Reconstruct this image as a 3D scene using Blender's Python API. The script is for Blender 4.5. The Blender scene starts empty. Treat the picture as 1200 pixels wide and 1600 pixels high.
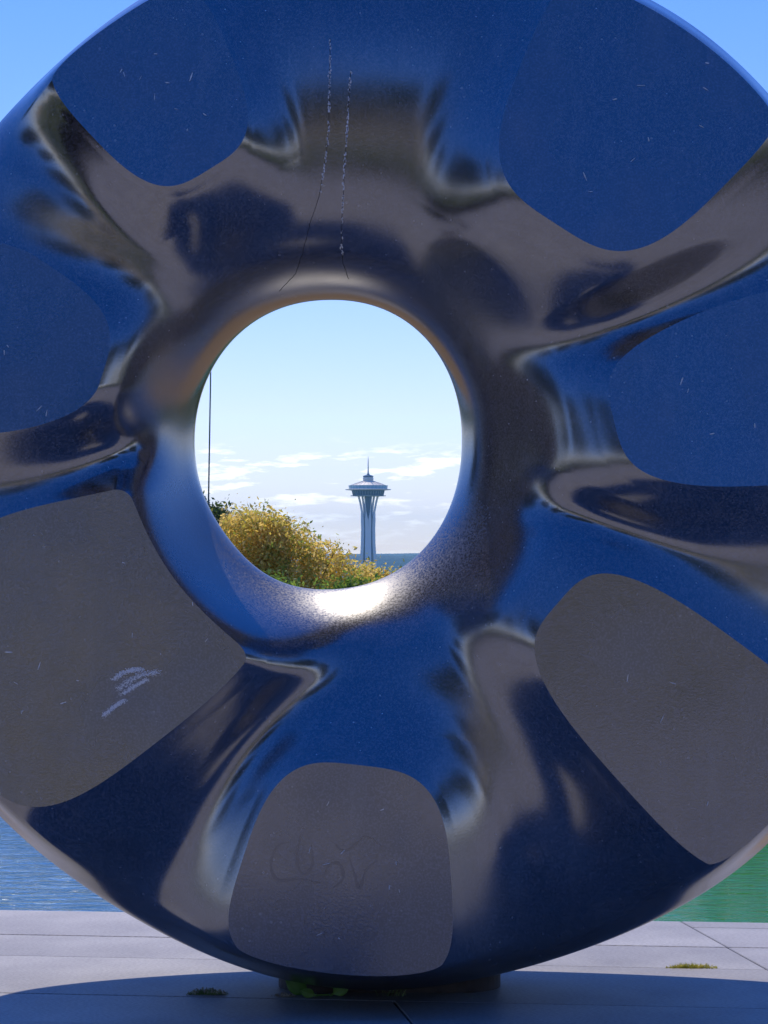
import bpy, bmesh, math, random
import numpy as np
from mathutils import Vector, Matrix
from mathutils.bvhtree import BVHTree
R = math.radians
random.seed(7); rng = np.random.default_rng(7)
sc = bpy.context.scene
COL = sc.collection

# ------------------------------------------------------------------ camera
CAM_Z = 1.18
FPX = 4160.0                      # focal length in pixels of the 1600 px tall photograph
cam = bpy.data.cameras.new('camera'); camo = bpy.data.objects.new('camera', cam); COL.objects.link(camo)
cam.sensor_fit = 'VERTICAL'; cam.sensor_height = 24; cam.lens = FPX / 1600 * 24
cam.shift_y = 58 / 1600.0
cam.clip_start = 0.1; cam.clip_end = 60000
camo.location = (0, -7, CAM_Z); camo.rotation_euler = (R(90), 0, 0)
sc.camera = camo

# ------------------------------------------------------------------ light
SUN_EL, SUN_AZ = 57.8, -19.0      # degrees; azimuth from +Y, negative to the left
EXPOSURE = 0.32
SKY_STRENGTH = 0.15
w = bpy.data.worlds.new("World"); sc.world = w; w.use_nodes = True
nt = w.node_tree; N = nt.nodes; L = nt.links
bg = N['Background']; bg.inputs[1].default_value = SKY_STRENGTH
sky = N.new('ShaderNodeTexSky'); sky.sky_type = 'NISHITA'; sky.sun_disc = False
sky.sun_elevation = R(SUN_EL); sky.sun_rotation = R(SUN_AZ)
sky.altitude = 100; sky.air_density = 1.0; sky.dust_density = 0.0; sky.ozone_density = 4.0
hsv = N.new('ShaderNodeHueSaturation'); hsv.inputs['Saturation'].default_value = 1.48; hsv.inputs['Hue'].default_value = .512
gm = N.new('ShaderNodeGamma'); gm.inputs[1].default_value = .82
wb = N.new('ShaderNodeMixRGB'); wb.blend_type = 'MULTIPLY'; wb.inputs['Fac'].default_value = 1; wb.inputs['Color2'].default_value = (1.03, .95, 1.33, 1)
L.new(sky.outputs[0], gm.inputs[0]); L.new(gm.outputs[0], hsv.inputs['Color']); L.new(hsv.outputs[0], wb.inputs['Color1'])
# low fair-weather clouds round the whole horizon
tc = N.new('ShaderNodeTexCoord'); mp = N.new('ShaderNodeMapping'); mp.inputs['Scale'].default_value = (46, 46, 230)
mp.inputs['Location'].default_value = (3.1, 1.7, .4)
L.new(tc.outputs['Generated'], mp.inputs['Vector'])
cn = N.new('ShaderNodeTexNoise'); cn.inputs['Scale'].default_value = 1.0; cn.inputs['Detail'].default_value = 6; cn.inputs['Roughness'].default_value = .58
L.new(mp.outputs[0], cn.inputs['Vector'])
cr = N.new('ShaderNodeValToRGB'); cr.color_ramp.elements[0].position = .50; cr.color_ramp.elements[1].position = .62
L.new(cn.outputs['Fac'], cr.inputs['Fac'])
sx = N.new('ShaderNodeSeparateXYZ'); L.new(tc.outputs['Generated'], sx.inputs[0])
band = N.new('ShaderNodeValToRGB'); e = band.color_ramp.elements
e[0].position = .0; e[0].color = (.25, .25, .25, 1); e[1].position = .040; e[1].color = (0, 0, 0, 1)
for p_, v_ in ((.008, .5), (.018, .75), (.028, 1.0), (.036, .7)):
    k = e.new(p_); k.color = (v_, v_, v_, 1)
L.new(sx.outputs['Z'], band.inputs['Fac'])
mul = N.new('ShaderNodeMath'); mul.operation = 'MULTIPLY'; L.new(cr.outputs[0], mul.inputs[0]); L.new(band.outputs[0], mul.inputs[1])
cm = N.new('ShaderNodeMixRGB'); L.new(mul.outputs[0], cm.inputs['Fac']); L.new(wb.outputs[0], cm.inputs['Color1'])
cm.inputs['Color2'].default_value = (9.0, 8.8, 8.6, 1)
L.new(cm.outputs[0], bg.inputs[0])

sun = bpy.data.lights.new('sun', 'SUN'); suno = bpy.data.objects.new('sun', sun); COL.objects.link(suno)
sun.energy = 3.2; sun.angle = R(.53); sun.color = (1, .90, .77)
sd = Vector((math.sin(R(SUN_AZ)) * math.cos(R(SUN_EL)), math.cos(R(SUN_AZ)) * math.cos(R(SUN_EL)), math.sin(R(SUN_EL))))
suno.rotation_euler = sd.to_track_quat('Z', 'Y').to_euler()
sc.view_settings.view_transform = 'Standard'; sc.view_settings.look = 'None'
sc.view_settings.exposure = EXPOSURE; sc.view_settings.gamma = 1
sc.view_settings.use_curve_mapping = False

# ------------------------------------------------------------------ helpers
def mat(name, col, rough=.6, **kw):
    m = bpy.data.materials.new(name); m.use_nodes = True
    b = m.node_tree.nodes['Principled BSDF']
    b.inputs['Base Color'].default_value = (*col, 1); b.inputs['Roughness'].default_value = rough
    for k, v in kw.items():
        b.inputs[k].default_value = v
    return m
def nodes(m):
    return m.node_tree.nodes, m.node_tree.links, m.node_tree.nodes['Principled BSDF']
def vary(m, scale=5, lo=(.1,.1,.1), hi=(.2,.2,.2), detail=5, stretch=(1,1,1), bump=0, bscale=None, p0=.35, p1=.65, coord='Object'):
    n, l, b = nodes(m)
    t = n.new('ShaderNodeTexCoord'); mp = n.new('ShaderNodeMapping'); mp.inputs['Scale'].default_value = stretch
    l.new(t.outputs[coord], mp.inputs[0])
    no = n.new('ShaderNodeTexNoise'); no.inputs['Scale'].default_value = scale; no.inputs['Detail'].default_value = detail
    l.new(mp.outputs[0], no.inputs['Vector'])
    r = n.new('ShaderNodeValToRGB'); r.color_ramp.elements[0].position = p0; r.color_ramp.elements[1].position = p1
    r.color_ramp.elements[0].color = (*lo, 1); r.color_ramp.elements[1].color = (*hi, 1)
    l.new(no.outputs['Fac'], r.inputs['Fac']); l.new(r.outputs[0], b.inputs['Base Color'])
    if bump:
        n2 = n.new('ShaderNodeTexNoise'); n2.inputs['Scale'].default_value = bscale or scale * 6; n2.inputs['Detail'].default_value = 4
        l.new(mp.outputs[0], n2.inputs['Vector'])
        bp = n.new('ShaderNodeBump'); bp.inputs['Strength'].default_value = 1; bp.inputs['Distance'].default_value = bump
        l.new(n2.outputs['Fac'], bp.inputs['Height']); l.new(bp.outputs[0], b.inputs['Normal'])
    return m
def np_mesh(name, V, F, smooth=False, mi=None):
    """V (n,3); F list of tuples or an int array (m,k)"""
    me = bpy.data.meshes.new(name)
    if isinstance(F, np.ndarray):
        k = F.shape[1]
        me.vertices.add(len(V)); me.vertices.foreach_set('co', np.asarray(V, np.float32).ravel())
        me.loops.add(F.size); me.loops.foreach_set('vertex_index', F.ravel().astype(np.int32))
        me.polygons.add(len(F)); me.polygons.foreach_set('loop_start', np.arange(0, F.size, k, dtype=np.int32))
        me.update(calc_edges=True)
    else:
        me.from_pydata([tuple(v) for v in V], [], F)
    if smooth:
        me.polygons.foreach_set('use_smooth', np.ones(len(me.polygons), bool))
    if mi is not None:
        me.polygons.foreach_set('material_index', np.asarray(mi, np.int32))
    me.update()
    return me
def link(name, me, mats, parent=None, loc=(0, 0, 0)):
    o = bpy.data.objects.new(name, me); COL.objects.link(o)
    for m in (mats if isinstance(mats, (list, tuple)) else [mats]):
        if me and m.name not in [x.name for x in me.materials if x]: me.materials.append(m)
    o.location = loc
    if parent: o.parent = parent
    return o
def tag(o, label=None, cat=None, group=None, kind=None):
    if label: o['label'] = label
    if cat: o['category'] = cat
    if group: o['group'] = group
    if kind: o['kind'] = kind
    return o
def empty(name, loc, label, cat, group=None):
    o = bpy.data.objects.new(name, None); COL.objects.link(o); o.location = loc
    o.empty_display_size = .1
    return tag(o, label, cat, group)
class MB:
    def __init__(s): s.v = []; s.f = []
    def box(s, c, h, rz=0):
        b = len(s.v); cz, sz = math.cos(rz), math.sin(rz)
        for x in (-1, 1):
            for y in (-1, 1):
                for z in (-1, 1):
                    X, Y = x * h[0], y * h[1]
                    s.v.append((c[0] + X * cz - Y * sz, c[1] + X * sz + Y * cz, c[2] + z * h[2]))
        s.f += [tuple(b + i for i in q) for q in ((0,1,3,2),(4,6,7,5),(0,4,5,1),(2,3,7,6),(0,2,6,4),(1,5,7,3))]
        return s
    def tube(s, pts, rad, n=8, cap=True, flat=None):
        pts = [Vector(p) for p in pts]; b = len(s.v); m = len(pts)
        for i, p in enumerate(pts):
            t = (pts[min(i+1, m-1)] - pts[max(i-1, 0)]).normalized()
            ref = Vector((0, 1, 0)) if abs(t.y) < .9 else Vector((1, 0, 0))
            u = t.cross(ref).normalized(); v = t.cross(u).normalized()
            r = rad[i] if isinstance(rad, (list, tuple)) else rad
            for k in range(n):
                a = 2 * math.pi * (k + .5) / n
                q = p + u * r * math.cos(a) + v * r * math.sin(a)
                s.v.append(tuple(q))
        for i in range(m - 1):
            for k in range(n):
                s.f.append((b+i*n+k, b+i*n+(k+1) % n, b+(i+1)*n+(k+1) % n, b+(i+1)*n+k))
        if cap:
            s.f.append(tuple(b + k for k in range(n))[::-1]); s.f.append(tuple(b+(m-1)*n+k for k in range(n)))
        return s
    def lathe(s, prof, n=32, c=(0, 0, 0)):
        b = len(s.v); m = len(prof)
        for r, z in prof:
            for k in range(n):
                a = 2 * math.pi * k / n
                s.v.append((c[0] + r * math.cos(a), c[1] + r * math.sin(a), c[2] + z))
        for i in range(m - 1):
            for k in range(n):
                s.f.append((b+i*n+k, b+i*n+(k+1) % n, b+(i+1)*n+(k+1) % n, b+(i+1)*n+k))
        s.f.append(tuple(b + k for k in range(n))[::-1]); s.f.append(tuple(b+(m-1)*n+k for k in range(n)))
        return s
    def mesh(s, name, smooth=False):
        me = np_mesh(name, s.v, s.f, smooth); return me
    def build(s, name, m, parent=None, smooth=False):
        return link(name, s.mesh(name, smooth), m, parent)

# ------------------------------------------------------------------ terrain
def ys(x):                               # far shore of the reservoir
    return np.where(x < 9.5, 66.8 + (9.5 - x) * .62, 66.8 - (x - 9.5) * .9)
def sst(a, b, v):
    t = np.clip((v - a) / (b - a), 0, 1); return t * t * (3 - 2 * t)
def ground_z(x, y):
    z = np.interp(y, [-3000, -60, 1.2, 1.6, 12, 40, 44, 130, 400, 1300, 2000, 26000],
                     [0, -.02, -.02, -1.6, -3.0, -6.6, -6.8, -5.0, -30, -80, -87, -87])
    basin = sst(34, 38, y) * (1 - sst(-1.5, 1.5, y - ys(x))) * sst(-85, -80, x)
    z = z * (1 - basin) + (-8.0) * basin
    z = z + .5 * sst(0, 20, y - ys(x)) * np.exp(-((y - 90) / 60.) ** 2)
    return z
xs_ = np.concatenate([[-11000, -6000, -2500, -1000, -500, -250, -150], np.arange(-110, 60, 2.0), [75, 110, 160, 250, 500, 1000, 2500, 6000, 11000]])
ys_ = np.concatenate([[-280, -250, -200, -150, -100, -80, -60, -40, -20, -10, -3, 1.2, 1.6, 3, 6, 9, 12, 20, 30], np.arange(38, 120, 1.5), [130, 150, 180, 230, 300, 400, 600, 900, 1300, 2000, 3000, 5000, 9000, 10200]])
X, Y = np.meshgrid(xs_, ys_); Z = ground_z(X, Y)
nx, ny = len(xs_), len(ys_)
idx = np.arange(nx * ny).reshape(ny, nx)
F = np.stack([idx[:-1, :-1], idx[:-1, 1:], idx[1:, 1:], idx[1:, :-1]], -1).reshape(-1, 4)
m_grass = grass_mat = vary(mat('grass', (.06, .1, .03), .9), .6, (.035, .07, .015), (.12, .14, .04), bump=.03, bscale=30)
n, l, b = nodes(m_grass)                  # the slope below the plaza is bleached dry
gt = n.new('ShaderNodeTexCoord'); gs = n.new('ShaderNodeSeparateXYZ'); l.new(gt.outputs['Object'], gs.inputs[0])
gn = n.new('ShaderNodeTexNoise'); gn.inputs['Scale'].default_value = .4; l.new(gt.outputs['Object'], gn.inputs['Vector'])
ga = n.new('ShaderNodeMath'); ga.operation = 'MULTIPLY_ADD'; ga.inputs[1].default_value = 8; l.new(gn.outputs['Fac'], ga.inputs[0]); l.new(gs.outputs['Y'], ga.inputs[2])
gr = n.new('ShaderNodeValToRGB'); ge = gr.color_ramp.elements; ge[0].position = .02; ge[0].color = (0, 0, 0, 1); ge[1].position = .05; ge[1].color = (1, 1, 1, 1)
k_ = ge.new(.30); k_.color = (1, 1, 1, 1); k_ = ge.new(.36); k_.color = (0, 0, 0, 1)
gd = n.new('ShaderNodeMath'); gd.operation = 'DIVIDE'; gd.inputs[1].default_value = 100; l.new(ga.outputs[0], gd.inputs[0]); l.new(gd.outputs[0], gr.inputs['Fac'])
gx = n.new('ShaderNodeMixRGB'); src = b.inputs['Base Color'].links[0].from_socket; gx.inputs['Color2'].default_value = (.34, .22, .10, 1)
l.new(gr.outputs[0], gx.inputs['Fac']); l.new(src, gx.inputs['Color1']); l.new(gx.outputs[0], b.inputs['Base Color'])
g = link('ground', np_mesh('ground', np.stack([X.ravel(), Y.ravel(), Z.ravel()], 1), F, True), m_grass); tag(g, kind='structure')

m_water = mat('reservoir_water', (.02, .10, .13), .05, IOR=1.6)
n, l, b = nodes(m_water)
t = n.new('ShaderNodeTexCoord'); mp = n.new('ShaderNodeMapping'); mp.inputs['Scale'].default_value = (.45, 1.2, 1); mp.inputs['Rotation'].default_value = (0, 0, R(8))
l.new(t.outputs['Object'], mp.inputs[0])
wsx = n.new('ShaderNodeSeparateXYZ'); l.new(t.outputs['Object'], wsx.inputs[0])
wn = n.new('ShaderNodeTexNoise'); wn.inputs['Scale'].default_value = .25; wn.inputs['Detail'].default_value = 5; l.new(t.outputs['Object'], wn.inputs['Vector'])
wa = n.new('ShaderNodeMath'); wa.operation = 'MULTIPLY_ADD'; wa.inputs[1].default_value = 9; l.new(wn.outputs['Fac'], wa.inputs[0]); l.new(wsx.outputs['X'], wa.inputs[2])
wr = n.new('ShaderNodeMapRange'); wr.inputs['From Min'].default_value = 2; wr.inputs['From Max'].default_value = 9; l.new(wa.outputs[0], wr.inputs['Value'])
wm = n.new('ShaderNodeMixRGB'); wm.inputs['Color1'].default_value = (.02, .10, .14, 1); wm.inputs['Color2'].default_value = (.04, .24, .03, 1)   # mirrored green of the shore trees, painted into the water towards the right
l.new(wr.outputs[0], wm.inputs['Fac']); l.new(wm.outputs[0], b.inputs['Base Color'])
a1 = n.new('ShaderNodeTexNoise'); a1.inputs['Scale'].default_value = 1.9; a1.inputs['Detail'].default_value = 5; a1.inputs['Distortion'].default_value = .6
l.new(mp.outputs[0], a1.inputs['Vector'])
bp = n.new('ShaderNodeBump'); bp.inputs['Strength'].default_value = 1; bp.inputs['Distance'].default_value = .15
l.new(a1.outputs['Fac'], bp.inputs['Height']); l.new(bp.outputs[0], b.inputs['Normal'])
wx = [(-84, 33.0), (40, 33.0), (40, float(ys(40.)) + 1), (9.5, 67.6), (-84, float(ys(-84.)) + 1)]
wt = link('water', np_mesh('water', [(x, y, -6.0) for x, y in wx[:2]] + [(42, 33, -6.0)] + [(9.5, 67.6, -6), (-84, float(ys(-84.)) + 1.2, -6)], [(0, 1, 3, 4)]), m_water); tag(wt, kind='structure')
m_kerb = vary(mat('kerb_concrete', (.4, .39, .36), .8), 3, (.33, .32, .3), (.48, .46, .42))
k = MB()
def kerb_seg(x0, x1):
    y0, y1 = float(ys(np.float64(x0))), float(ys(np.float64(x1)))
    L_ = math.hypot(x1 - x0, y1 - y0)
    k.box(((x0 + x1) / 2, (y0 + y1) / 2 - .9, -5.9), (L_ / 2, .3, .22), math.atan2(y1 - y0, x1 - x0))
kerb_seg(-84, 9.5); kerb_seg(9.6, 35)
tag(k.build('reservoir_kerb', m_kerb), kind='structure')

# far hills and mountains
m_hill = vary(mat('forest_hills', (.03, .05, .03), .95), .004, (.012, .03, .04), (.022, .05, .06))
def ridge(name, dist, f, step, depth, x0, x1, base=-92):
    x = np.arange(x0, x1, step); n_ = len(x)
    top = f(x)
    prof = [(0, base), (.15, .15), (.4, .45), (.7, .85), (1, 1), (1.8, .6), (2.5, base)]
    V = []
    for q, h in prof:
        zz = np.full(n_, base) if h == base else base + (top - base) * h
        V.append(np.stack([x, np.full(n_, dist + depth * q) , zz], 1))
    V = np.concatenate(V); id_ = np.arange(n_ * len(prof)).reshape(len(prof), n_)
    F = np.stack([id_[:-1, :-1], id_[:-1, 1:], id_[1:, 1:], id_[1:, :-1]], -1).reshape(-1, 4)
    o = link(name, np_mesh(name, V, F), m_hill); tag(o, kind='structure'); return o
def fr(x, seed, oct_, amp, sc_):
    r = np.random.default_rng(seed); out = 0 * x
    for i in range(oct_):
        ph = r.uniform(0, 6.28, 3)
        out = out + amp * (.55 ** i) * (np.sin(x / sc_ * 2 ** i + ph[0]) + .6 * np.sin(x / sc_ * 2 ** i * 1.618 + ph[1]))
    return out
def px2z(py, d): return CAM_Z + (858 - py) / FPX * d
ridge('hills', 7300, lambda x: px2z(871.5, 7400) + fr(x, 3, 9, 4.0, 900) + rng.uniform(-1, 1, len(x)) * 3.2, 5.5, 90, -2600, 2600)
ridge('mountains', 9300, lambda x: px2z(863, 9300) + fr(x, 5, 7, 7, 1600), 30, 300, -9000, 9000)

# haze: the air between the terrace and the hills
hz = MB().box((0, 5150, 20), (11900, 5450, 113)).build('haze', mat('haze_air', (1, 1, 1)))
hm = hz.data.materials[0]; n, l = hm.node_tree.nodes, hm.node_tree.links
n.remove(n['Principled BSDF']); pv = n.new('ShaderNodeVolumePrincipled'); pv.inputs['Density'].default_value = 6.5e-5
pv.inputs['Color'].default_value = (.36, .78, 1, 1); pv.inputs['Anisotropy'].default_value = .35
l.new(pv.outputs[0], n['Material Output'].inputs['Volume']); tag(hz, kind='stuff')

# ------------------------------------------------------------------ plaza
AL = R(7.0)
def pq(p, q, z=0): return (p * math.cos(AL) + q * math.sin(AL), -p * math.sin(AL) + q * math.cos(AL), z)
m_slab = mat('granite_paving', (.4, .4, .42), .55)
n, l, b = nodes(m_slab)
t = n.new('ShaderNodeTexCoord'); mp = n.new('ShaderNodeMapping'); mp.inputs['Scale'].default_value = (1, 3.5, 1); mp.inputs['Rotation'].default_value = (0, 0, AL)
l.new(t.outputs['Object'], mp.inputs[0])
oi = n.new('ShaderNodeObjectInfo')
n1 = n.new('ShaderNodeTexNoise'); n1.inputs['Scale'].default_value = 90; n1.inputs['Detail'].default_value = 3
n2 = n.new('ShaderNodeTexNoise'); n2.inputs['Scale'].default_value = 2.2; n2.inputs['Detail'].default_value = 6
l.new(mp.outputs[0], n1.inputs['Vector']); l.new(t.outputs['Object'], n2.inputs['Vector'])
r1 = n.new('ShaderNodeValToRGB'); r1.color_ramp.elements[0].position = .3; r1.color_ramp.elements[1].position = .7
r1.color_ramp.elements[0].color = (.23, .225, .23, 1); r1.color_ramp.elements[1].color = (.46, .45, .45, 1)
l.new(n1.outputs['Fac'], r1.inputs['Fac'])
r2 = n.new('ShaderNodeValToRGB'); r2.color_ramp.elements[0].position = .3; r2.color_ramp.elements[1].position = .65
r2.color_ramp.elements[0].color = (.60, .59, .60, 1); r2.color_ramp.elements[1].color = (1, .99, .96, 1)
l.new(n2.outputs['Fac'], r2.inputs['Fac'])
mx = n.new('ShaderNodeMixRGB'); mx.blend_type = 'MULTIPLY'; mx.inputs['Fac'].default_value = 1
l.new(r1.outputs[0], mx.inputs['Color1']); l.new(r2.outputs[0], mx.inputs['Color2'])
hs = n.new('ShaderNodeHueSaturation'); mr = n.new('ShaderNodeMapRange'); mr.inputs['To Min'].default_value = .92; mr.inputs['To Max'].default_value = 1.08
l.new(oi.outputs['Random'], mr.inputs['Value']); l.new(mr.outputs[0], hs.inputs['Value']); l.new(mx.outputs[0], hs.inputs['Color'])
l.new(hs.outputs[0], b.inputs['Base Color'])
bp = n.new('ShaderNodeBump'); bp.inputs['Distance'].default_value = .0012; bp.inputs['Strength'].default_value = 1
l.new(n1.outputs['Fac'], bp.inputs['Height']); l.new(bp.outputs[0], b.inputs['Normal'])
m_joint = vary(mat('joint_sand', (.06, .05, .045), .95), 30, (.03, .028, .026), (.09, .08, .07))
pl = MB()
pl.box((0, 0, -.145), (1, 1, .13))
V = [pq(p, q, z) for p in (-14, 14) for q in (-11, 1.542) for z in (-.5, -.02)]
plaza = link('plaza', np_mesh('plaza', V, [(0,1,3,2),(4,6,7,5),(0,4,5,1),(2,3,7,6),(0,2,6,4),(1,5,7,3)]), m_joint); tag(plaza, kind='structure')
SK = -.268
def slab_mesh(L_, W):
    bm = bmesh.new(); bmesh.ops.create_cube(bm, size=1)
    for v in bm.verts: v.co = (v.co.x * L_ + SK * v.co.y * W, v.co.y * W, v.co.z * .08 - .04)
    bmesh.ops.bevel(bm, geom=[e_ for e_ in bm.edges if min(v.co.z for v in e_.verts) > -.01], offset=.0025, segments=1, affect='EDGES')
    me = bpy.data.meshes.new('paving_slab'); bm.to_mesh(me); bm.free(); return me
rows = [1.545, 1.007, .598, -.04]
while rows[-1] > -12: rows += [rows[-1] - .41, rows[-1] - .95, rows[-1] - 1.36, rows[-1] - 2.0]
cache = {}
GAP = .0045
def put_slab(p0, p1, q0, q1):
    key = (round(p1 - p0, 3), round(q1 - q0, 3))
    if key not in cache: cache[key] = slab_mesh(p1 - p0 - GAP, q1 - q0 - GAP)
    o = link('paving_slab', cache[key], m_slab, plaza, pq((p0 + p1) / 2 + SK * (q0 + q1) / 2, (q0 + q1) / 2, rng.uniform(-.001, .001)))
    o.rotation_euler = (rng.uniform(-.0008, .0008), 0, -AL)
for i in range(len(rows) - 1):
    q1, q0 = rows[i], rows[i + 1]
    if q1 < -8: break
    LEN = 2.9
    off = 1.172 if i < 3 else (.018 if i % 2 else .018 + 1.3)
    for j in range(-3, 3):
        p0 = off + j * LEN
        if i == 0 and j == 0:
            put_slab(p0, p0 + LEN, q0, 1.41); put_slab(p0, p0 + LEN, 1.41, q1)
        else:
            put_slab(p0, p0 + LEN, q0, q1)
# beyond the slabs one can see, a lawn, the road and the ground behind the viewpoint
m_road = vary(mat('asphalt', (.05, .05, .052), .85), 4, (.04, .04, .042), (.075, .073, .07), bump=.004, bscale=80)
tag(MB().box((0, -27, 0), (120, 4.5, .03)).build('road', m_road), kind='structure')
m_pave = vary(mat('concrete_path', (.4, .38, .34), .8), 1.5, (.34, .32, .29), (.46, .44, .4), bump=.003)
tag(MB().box((0, -20.7, .03), (120, 1.3, .05)).box((0, -34, .04), (34, 2.2, .06)).build('pavement', m_pave), kind='structure')

# ------------------------------------------------------------------ carved ring
CO = np.array([.034, 1.404]); RO = 1.378
CH = np.array([-.148, 1.455]); RX, RZ = .350, .384
DEP = .36
# seven evenly spaced flat faces that stand a little proud of the ring, with hollows between them:
# angle, centre radius, radial half length, tangential half width, tilt x, tilt z, depth of the face
LOBES = [(56, 1.03, .38, .33, .05, .27, .37), (10, .97, .47, .26, .03, .26, .37), (-42, .96, .47, .25, .04, -.02, .38), (-97, 1.04, .30, .29, 0, -.035, .37),
         (-151, .86, .50, .36, -.05, .05, .38), (165, 1.06, .33, .26, -.08, .22, .36), (123, 1.10, .27, .22, -.04, .24, .35)]
def sstep(a, b, v):
    t = np.clip((v - a) / (b - a), 0, 1); return t * t * (3 - 2 * t)
def plane_y(lobe, x, z):
    a, rr, hl, hw, tx, tz, d = lobe; a = R(a)
    return -d + tx * (x - CO[0] - rr * math.cos(a)) + tz * (z - CO[1] - rr * math.sin(a))
def ring_point(th, t):
    c, s = np.cos(th), np.sin(th)
    p = 2.15
    k = (np.abs(c) ** p + np.abs(s) ** p) ** (-1 / p)
    dl = np.angle(np.exp(1j * (th + 2.45)))
    k = k * (1 - .045 * np.exp(-(dl / .42) ** 2) + .012 * np.cos(2 * th - 1.0))
    ix, iz = CH[0] + RX * c * k, CH[1] + RZ * s * k
    ro = RO * (1 + .007 * np.cos(7 * (th - R(57))) + .006 * np.cos(3 * th + 1))
    ox, oz = CO[0] + ro * c, CO[1] + ro * s
    sv = .5 - .5 * np.cos(t)
    x, z = ix + (ox - ix) * sv, iz + (oz - iz) * sv
    st = np.sin(t)
    ex = np.where(st >= 0, .80 + .35 * (1 - sstep(.0, .3, sv)), np.where(sv > .5, .80 - .55 * sstep(.5, .8, sv), .80))
    dep = np.where(st >= 0, .31 + .02 * np.cos(2 * th + .6), .26 + .38 * sstep(.25, -.55, s))
    y = -np.sign(st) * np.abs(st) ** ex * dep
    X_, Z_ = x - CO[0], z - CO[1]
    edge = (1 - sstep(.90, .995, sv)) * sstep(.02, .22, sv) * (st > 0)
    rhos = [lobe_rho(lobe, X_, Z_) for lobe in LOBES]
    raw = y; acc = 0; tot = 0
    for i, lobe in enumerate(LOBES):
        rho = rhos[i]; m = (1 - sstep(.75, 1.75, rho)) ** 1.3 * edge
        for j, r2 in enumerate(rhos):
            if j != i: m = m * sstep(.95, 1.7, r2)
        cap = .05 * (1 - rho ** 2) * np.where(rho > 1, .6, 1)
        acc = acc + m * (plane_y(lobe, x, z) - cap); tot = tot + m
    k_ = np.maximum(1, tot)
    y = raw * (1 - tot / k_) + acc / k_
    return x, y, z
def lobe_rho(lobe, X_, Z_):
        a, rr, hl, hw, tx, tz, d = lobe; a = R(a)
        dx, dz = X_ - rr * math.cos(a), Z_ - rr * math.sin(a)
        dr = dx * math.cos(a) + dz * math.sin(a); dt = -dx * math.sin(a) + dz * math.cos(a)
        wd = hw * (1 + .24 * np.clip(dr / hl, -1.2, 1.2))
        return (np.abs(dr / hl) ** 3.6 + np.abs(dt / wd) ** 3.6) ** (1 / 3.6)
NT, NF, NB = 1500, 330, 100
tt = np.concatenate([np.linspace(0, math.pi, NF, endpoint=False), np.linspace(math.pi, 2 * math.pi, NB, endpoint=False)])
th = np.linspace(0, 2 * math.pi, NT, endpoint=False)
A, B = np.meshgrid(th, tt, indexing='ij')
x, y, z = ring_point(A, B)
P = np.stack([x, y, z], -1).reshape(-1, 3)
ii, jj = np.meshgrid(np.arange(NT), np.arange(NF + NB), indexing='ij')
i2, j2 = (ii + 1) % NT, (jj + 1) % (NF + NB)
W_ = NF + NB
q = np.stack([ii * W_ + jj, ii * W_ + j2, i2 * W_ + j2, i2 * W_ + jj], -1).reshape(-1, 4)
frontq = (jj.ravel() < NF)
Q_front, Q_back = q[frontq], q[~frontq]
tris = np.concatenate([Q_front[:, [0, 1, 2]], Q_front[:, [0, 2, 3]]])
back = np.concatenate([Q_back[:, [0, 1, 2]], Q_back[:, [0, 2, 3]]])
faces_parts = []
facet_meshes = []
for lobe in LOBES:
    a, rr, hl, hw, tx, tz, d = lobe; ar = R(a)
    gfun = plane_y(lobe, P[:, 0], P[:, 2]) - P[:, 1]      # > 0: cut away
    gfun = np.where(lobe_rho(lobe, P[:, 0] - CO[0], P[:, 2] - CO[1]) < 1.12, gfun, -1)
    g3 = gfun[tris]; pos = (g3 > 0).sum(1)
    body = [tris[pos == 0]]; fac = [tris[pos == 3]]
    for cnt in (1, 2):
        T_ = tris[pos == cnt]; G_ = gfun[T_]
        odd = np.argmax(G_ > 0, 1) if cnt == 1 else np.argmax(G_ <= 0, 1)
        r_ = np.arange(len(T_)); A0 = T_[r_, odd]; A1 = T_[r_, (odd + 1) % 3]; A2 = T_[r_, (odd + 2) % 3]
        def cutpt(u, v):
            f = gfun[u] / (gfun[u] - gfun[v]); return P[u] + (P[v] - P[u]) * f[:, None]
        base_i = len(P); n_ = len(T_)
        P = np.concatenate([P, cutpt(A0, A1), cutpt(A0, A2)])
        gfun = np.concatenate([gfun, np.zeros(2 * n_)])
        c1 = base_i + np.arange(n_); c2 = c1 + n_
        single = np.stack([A0, c1, c2], 1)
        dbl = np.concatenate([np.stack([c1, A1, A2], 1), np.stack([c1, A2, c2], 1)])
        if cnt == 1: fac.append(single); body.append(dbl)
        else: body.append(single); fac.append(dbl)
    tris = np.concatenate(body)
    ft = np.concatenate(fac)
    if len(ft):
        u, inv = np.unique(ft, return_inverse=True)
        FV = P[u].copy(); FV[:, 1] = plane_y(lobe, FV[:, 0], FV[:, 2])
        facet_meshes.append((lobe, FV, inv.reshape(-1, 3)))
allt = np.concatenate([tris, back])
# weld the duplicated cut points
u, inv = np.unique(allt, return_inverse=True)
BV = P[u]; BT = inv.reshape(-1, 3)
key = np.round(BV, 6); uu, first, inv2 = np.unique(key, axis=0, return_index=True, return_inverse=True)
BV = BV[first]; BT = inv2.reshape(-1)[BT]
ok = (BT[:, 0] != BT[:, 1]) & (BT[:, 1] != BT[:, 2]) & (BT[:, 0] != BT[:, 2]); BT = BT[ok]

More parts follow.
